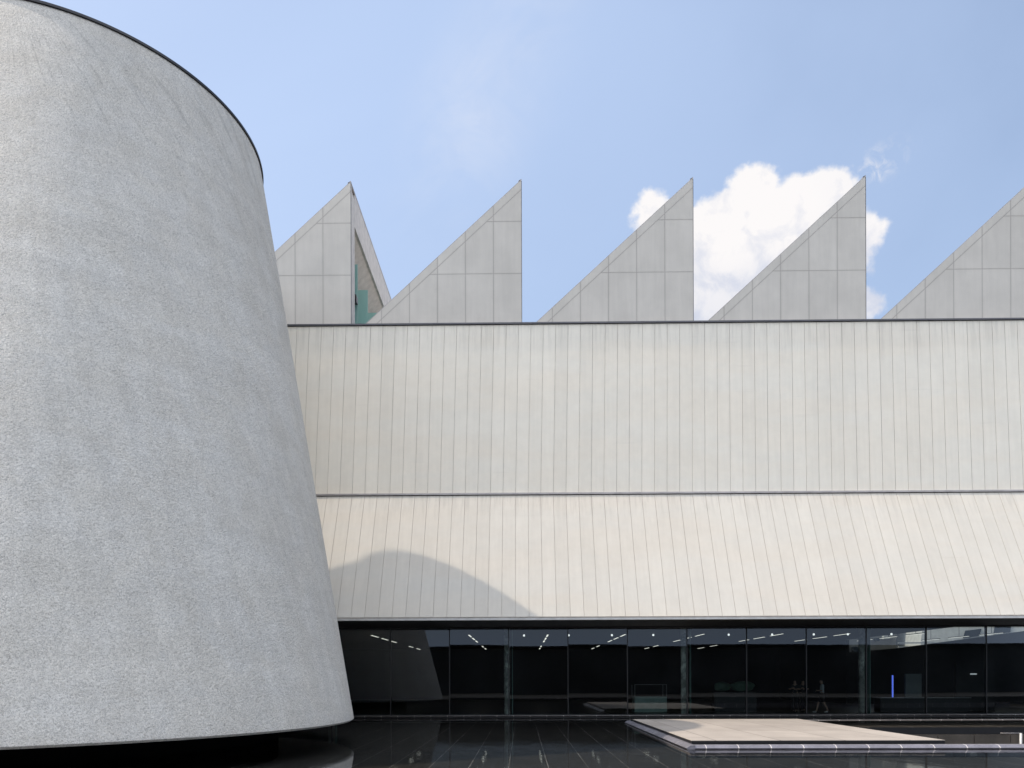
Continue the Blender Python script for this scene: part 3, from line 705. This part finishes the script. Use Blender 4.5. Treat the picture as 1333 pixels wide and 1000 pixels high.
person((14.35, 36.9, 0), R(75), 1.60, poseW, 'person in light grey t-shirt and black shorts walking behind the glass', M_SHIRT, M_DCLOTH, True)
poseA = {'r': [(.30, .06, 1.20), (.10, .22, 1.26), (.04, .24, 1.27)], 'l': [(-.30, .06, 1.20), (-.10, .22, 1.22), (-.05, .24, 1.23)]}
person((13.25, 37.5, 0), R(170), 1.58, poseA, 'person in black with folded forearms behind the glass, farther from the walker', M_DCLOTH, M_DCLOTH, False, walking=False)
person((13.78, 37.9, 0), R(185), 1.58, poseA, 'person in black with folded forearms behind the glass, nearer to the walker', M_DCLOTH, M_DCLOTH, False, walking=False)

# ---------------------------------------------------------------- conical tower
tb = Vector((-14.70, 21.81)); tt = Vector((-15.96, 27.54)); rb, rt = 9.69, 6.30     # it leans back a little
zb, zt = EYE - 1.25, EYE + 19.27
tower = empty('conical_tower', (tb.x, tb.y, ZF), 'huge pale grey rough rendered conical tower with thin dark rim over the pool', 'tower')
org = Vector((tb.x, tb.y, ZF))
def cone_shell(name, rings, mat, seg=256, smooth=True, close=False):
    b = MB()
    vs = []; fs = []
    for (c, rr, z) in rings:
        for k in range(seg):
            t = 2 * math.pi * k / seg; vs.append((c[0] + rr * math.cos(t), c[1] + rr * math.sin(t), z))
    m = len(rings)
    for j in range(m - 1 + (1 if close else 0)):
        j2 = (j + 1) % m
        for k in range(seg): fs.append([j * seg + k, j * seg + (k + 1) % seg, j2 * seg + (k + 1) % seg, j2 * seg + k])
    b.v = vs; b.f = fs
    o = b.build(name, mat, tower, False)
    if smooth:
        for p in o.data.polygons: p.use_smooth = True
        m = o.modifiers.new('edge', 'EDGE_SPLIT'); m.split_angle = R(30)
    return o
def at(t):
    c = tb.lerp(tt, t); return (c, rb + (rt - rb) * t, zb + (zt - zb) * t)
rings = [(tb, rb - 2.35, zb + .12), (tb, rb - 0.07, zb)] + [at(0.0025)] + [at(i / 24) for i in range(1, 24)] + [(tt, rt, zt - .02), (tt, rt - .35, zt - .02), (tt, rt - .35, zt - 1.0)]
cone_shell('cladding', rings, M_DRUM)
cone_shell('rim_cap', [(tt, rt - .40, zt + .05), (tt, rt + .06, zt + .045), (tt, rt + .065, zt + .02), (tt, rt + .06, zt - .03), (tt, rt - .02, zt - .025), (tt, rt - .40, zt - .02)], M_RIM, close=True)
b = MB(); b.tube((tt.x, tt.y, zt - 1.0), (tt.x, tt.y, zt - .8), rt - .36, seg=96); b.build('roof', M_ROOFSHEET, tower)
b = MB(); b.tube((tb.x, tb.y, ZF), (tb.x, tb.y, zb + .2), rb - 2.3, seg=128); b.build('plinth', M_PLINTH, tower, False)

# ---------------------------------------------------------------- what stands behind the viewer (mirrored in the glass)
bw = empty('garden_pavilion', (10, -15, 0), 'low black stone pavilion wing seen mirrored in the glass wall', 'building')
b = MB(); b.box(-60, 80.0, -17.0, -15.0, 0, 5.15); b.build('wall', M_STONEBLK, bw)
b = MB(); b.box(-60, 80.2, -17.2, -14.6, 5.15, 5.35); b.build('roof', M_BLACK, bw)
# yard behind the taller room, seen through the glass above the dark inner wall
wb = empty('white_building', (40, 60, 0), 'white building with dark windows seen through the right end of the glass wall', 'building')
b = MB(); b.prism([(31.2, 61.5, -0.3), (60, 53, -0.3), (60, 53, 14), (32.6, 61.09, 14)], (0, 14, 0)); b.build('wall', M_WHITEB, wb)
for (xa, xb, za, zb_) in ((34.5, 35.7, 4.75, 5.45), (36.5, 37.7, 5.0, 6.3), (41, 42.2, 5.0, 6.3), (34.5, 35.7, 8, 9.4), (37.5, 38.7, 8, 9.4)):
    b = MB(); b.prism([(X_, 61.5 - (X_ - 31.2) * 0.2951 - .05, Z_) for X_, Z_ in ((xa, za), (xb - .12, za + .15), (xb, zb_), (xa + .15, zb_ - .12))], (0, .045, 0)); b.build('window', M_WINDOW, wb)
for z in (3.7, 4.0, 4.3):
    b = MB(); b.box(29.0, 33.2, 59.5, 59.6, z, z + .09); b.build('railing_bar', M_WHITEB, wb)
gb = empty('grey_building', (27, 64, 0), 'cluttered grey block left of the white building seen through the glass', 'building')
b = MB(); b.box(23.5, 31.0, 64, 72, -0.3, 9.0); b.build('wall', M_CONC, gb)
b = MB(); b.box(24.2, 26.2, 63.4, 64, 4.1, 4.25); b.build('awning', M_WHITEB, gb)
rr = random.Random(5)
for i in range(12):
    x = 23.6 + i * .62; z = rr.uniform(3.4, 4.9); ww = rr.uniform(.2, .5); hh = rr.uniform(.15, .5)
    b = MB(); b.box(x, x + ww, 63.6, 63.99, z, z + hh); b.build(('window_box', 'air_vent', 'shutter')[i % 3], (M_WINDOW, M_WHITEB, M_CONC)[i % 3], gb)
b = MB(); b.box(22, 62, 50.4, 80, -0.5, -0.3); tag(b.build('yard_paving', M_PAVE2), kind='structure')
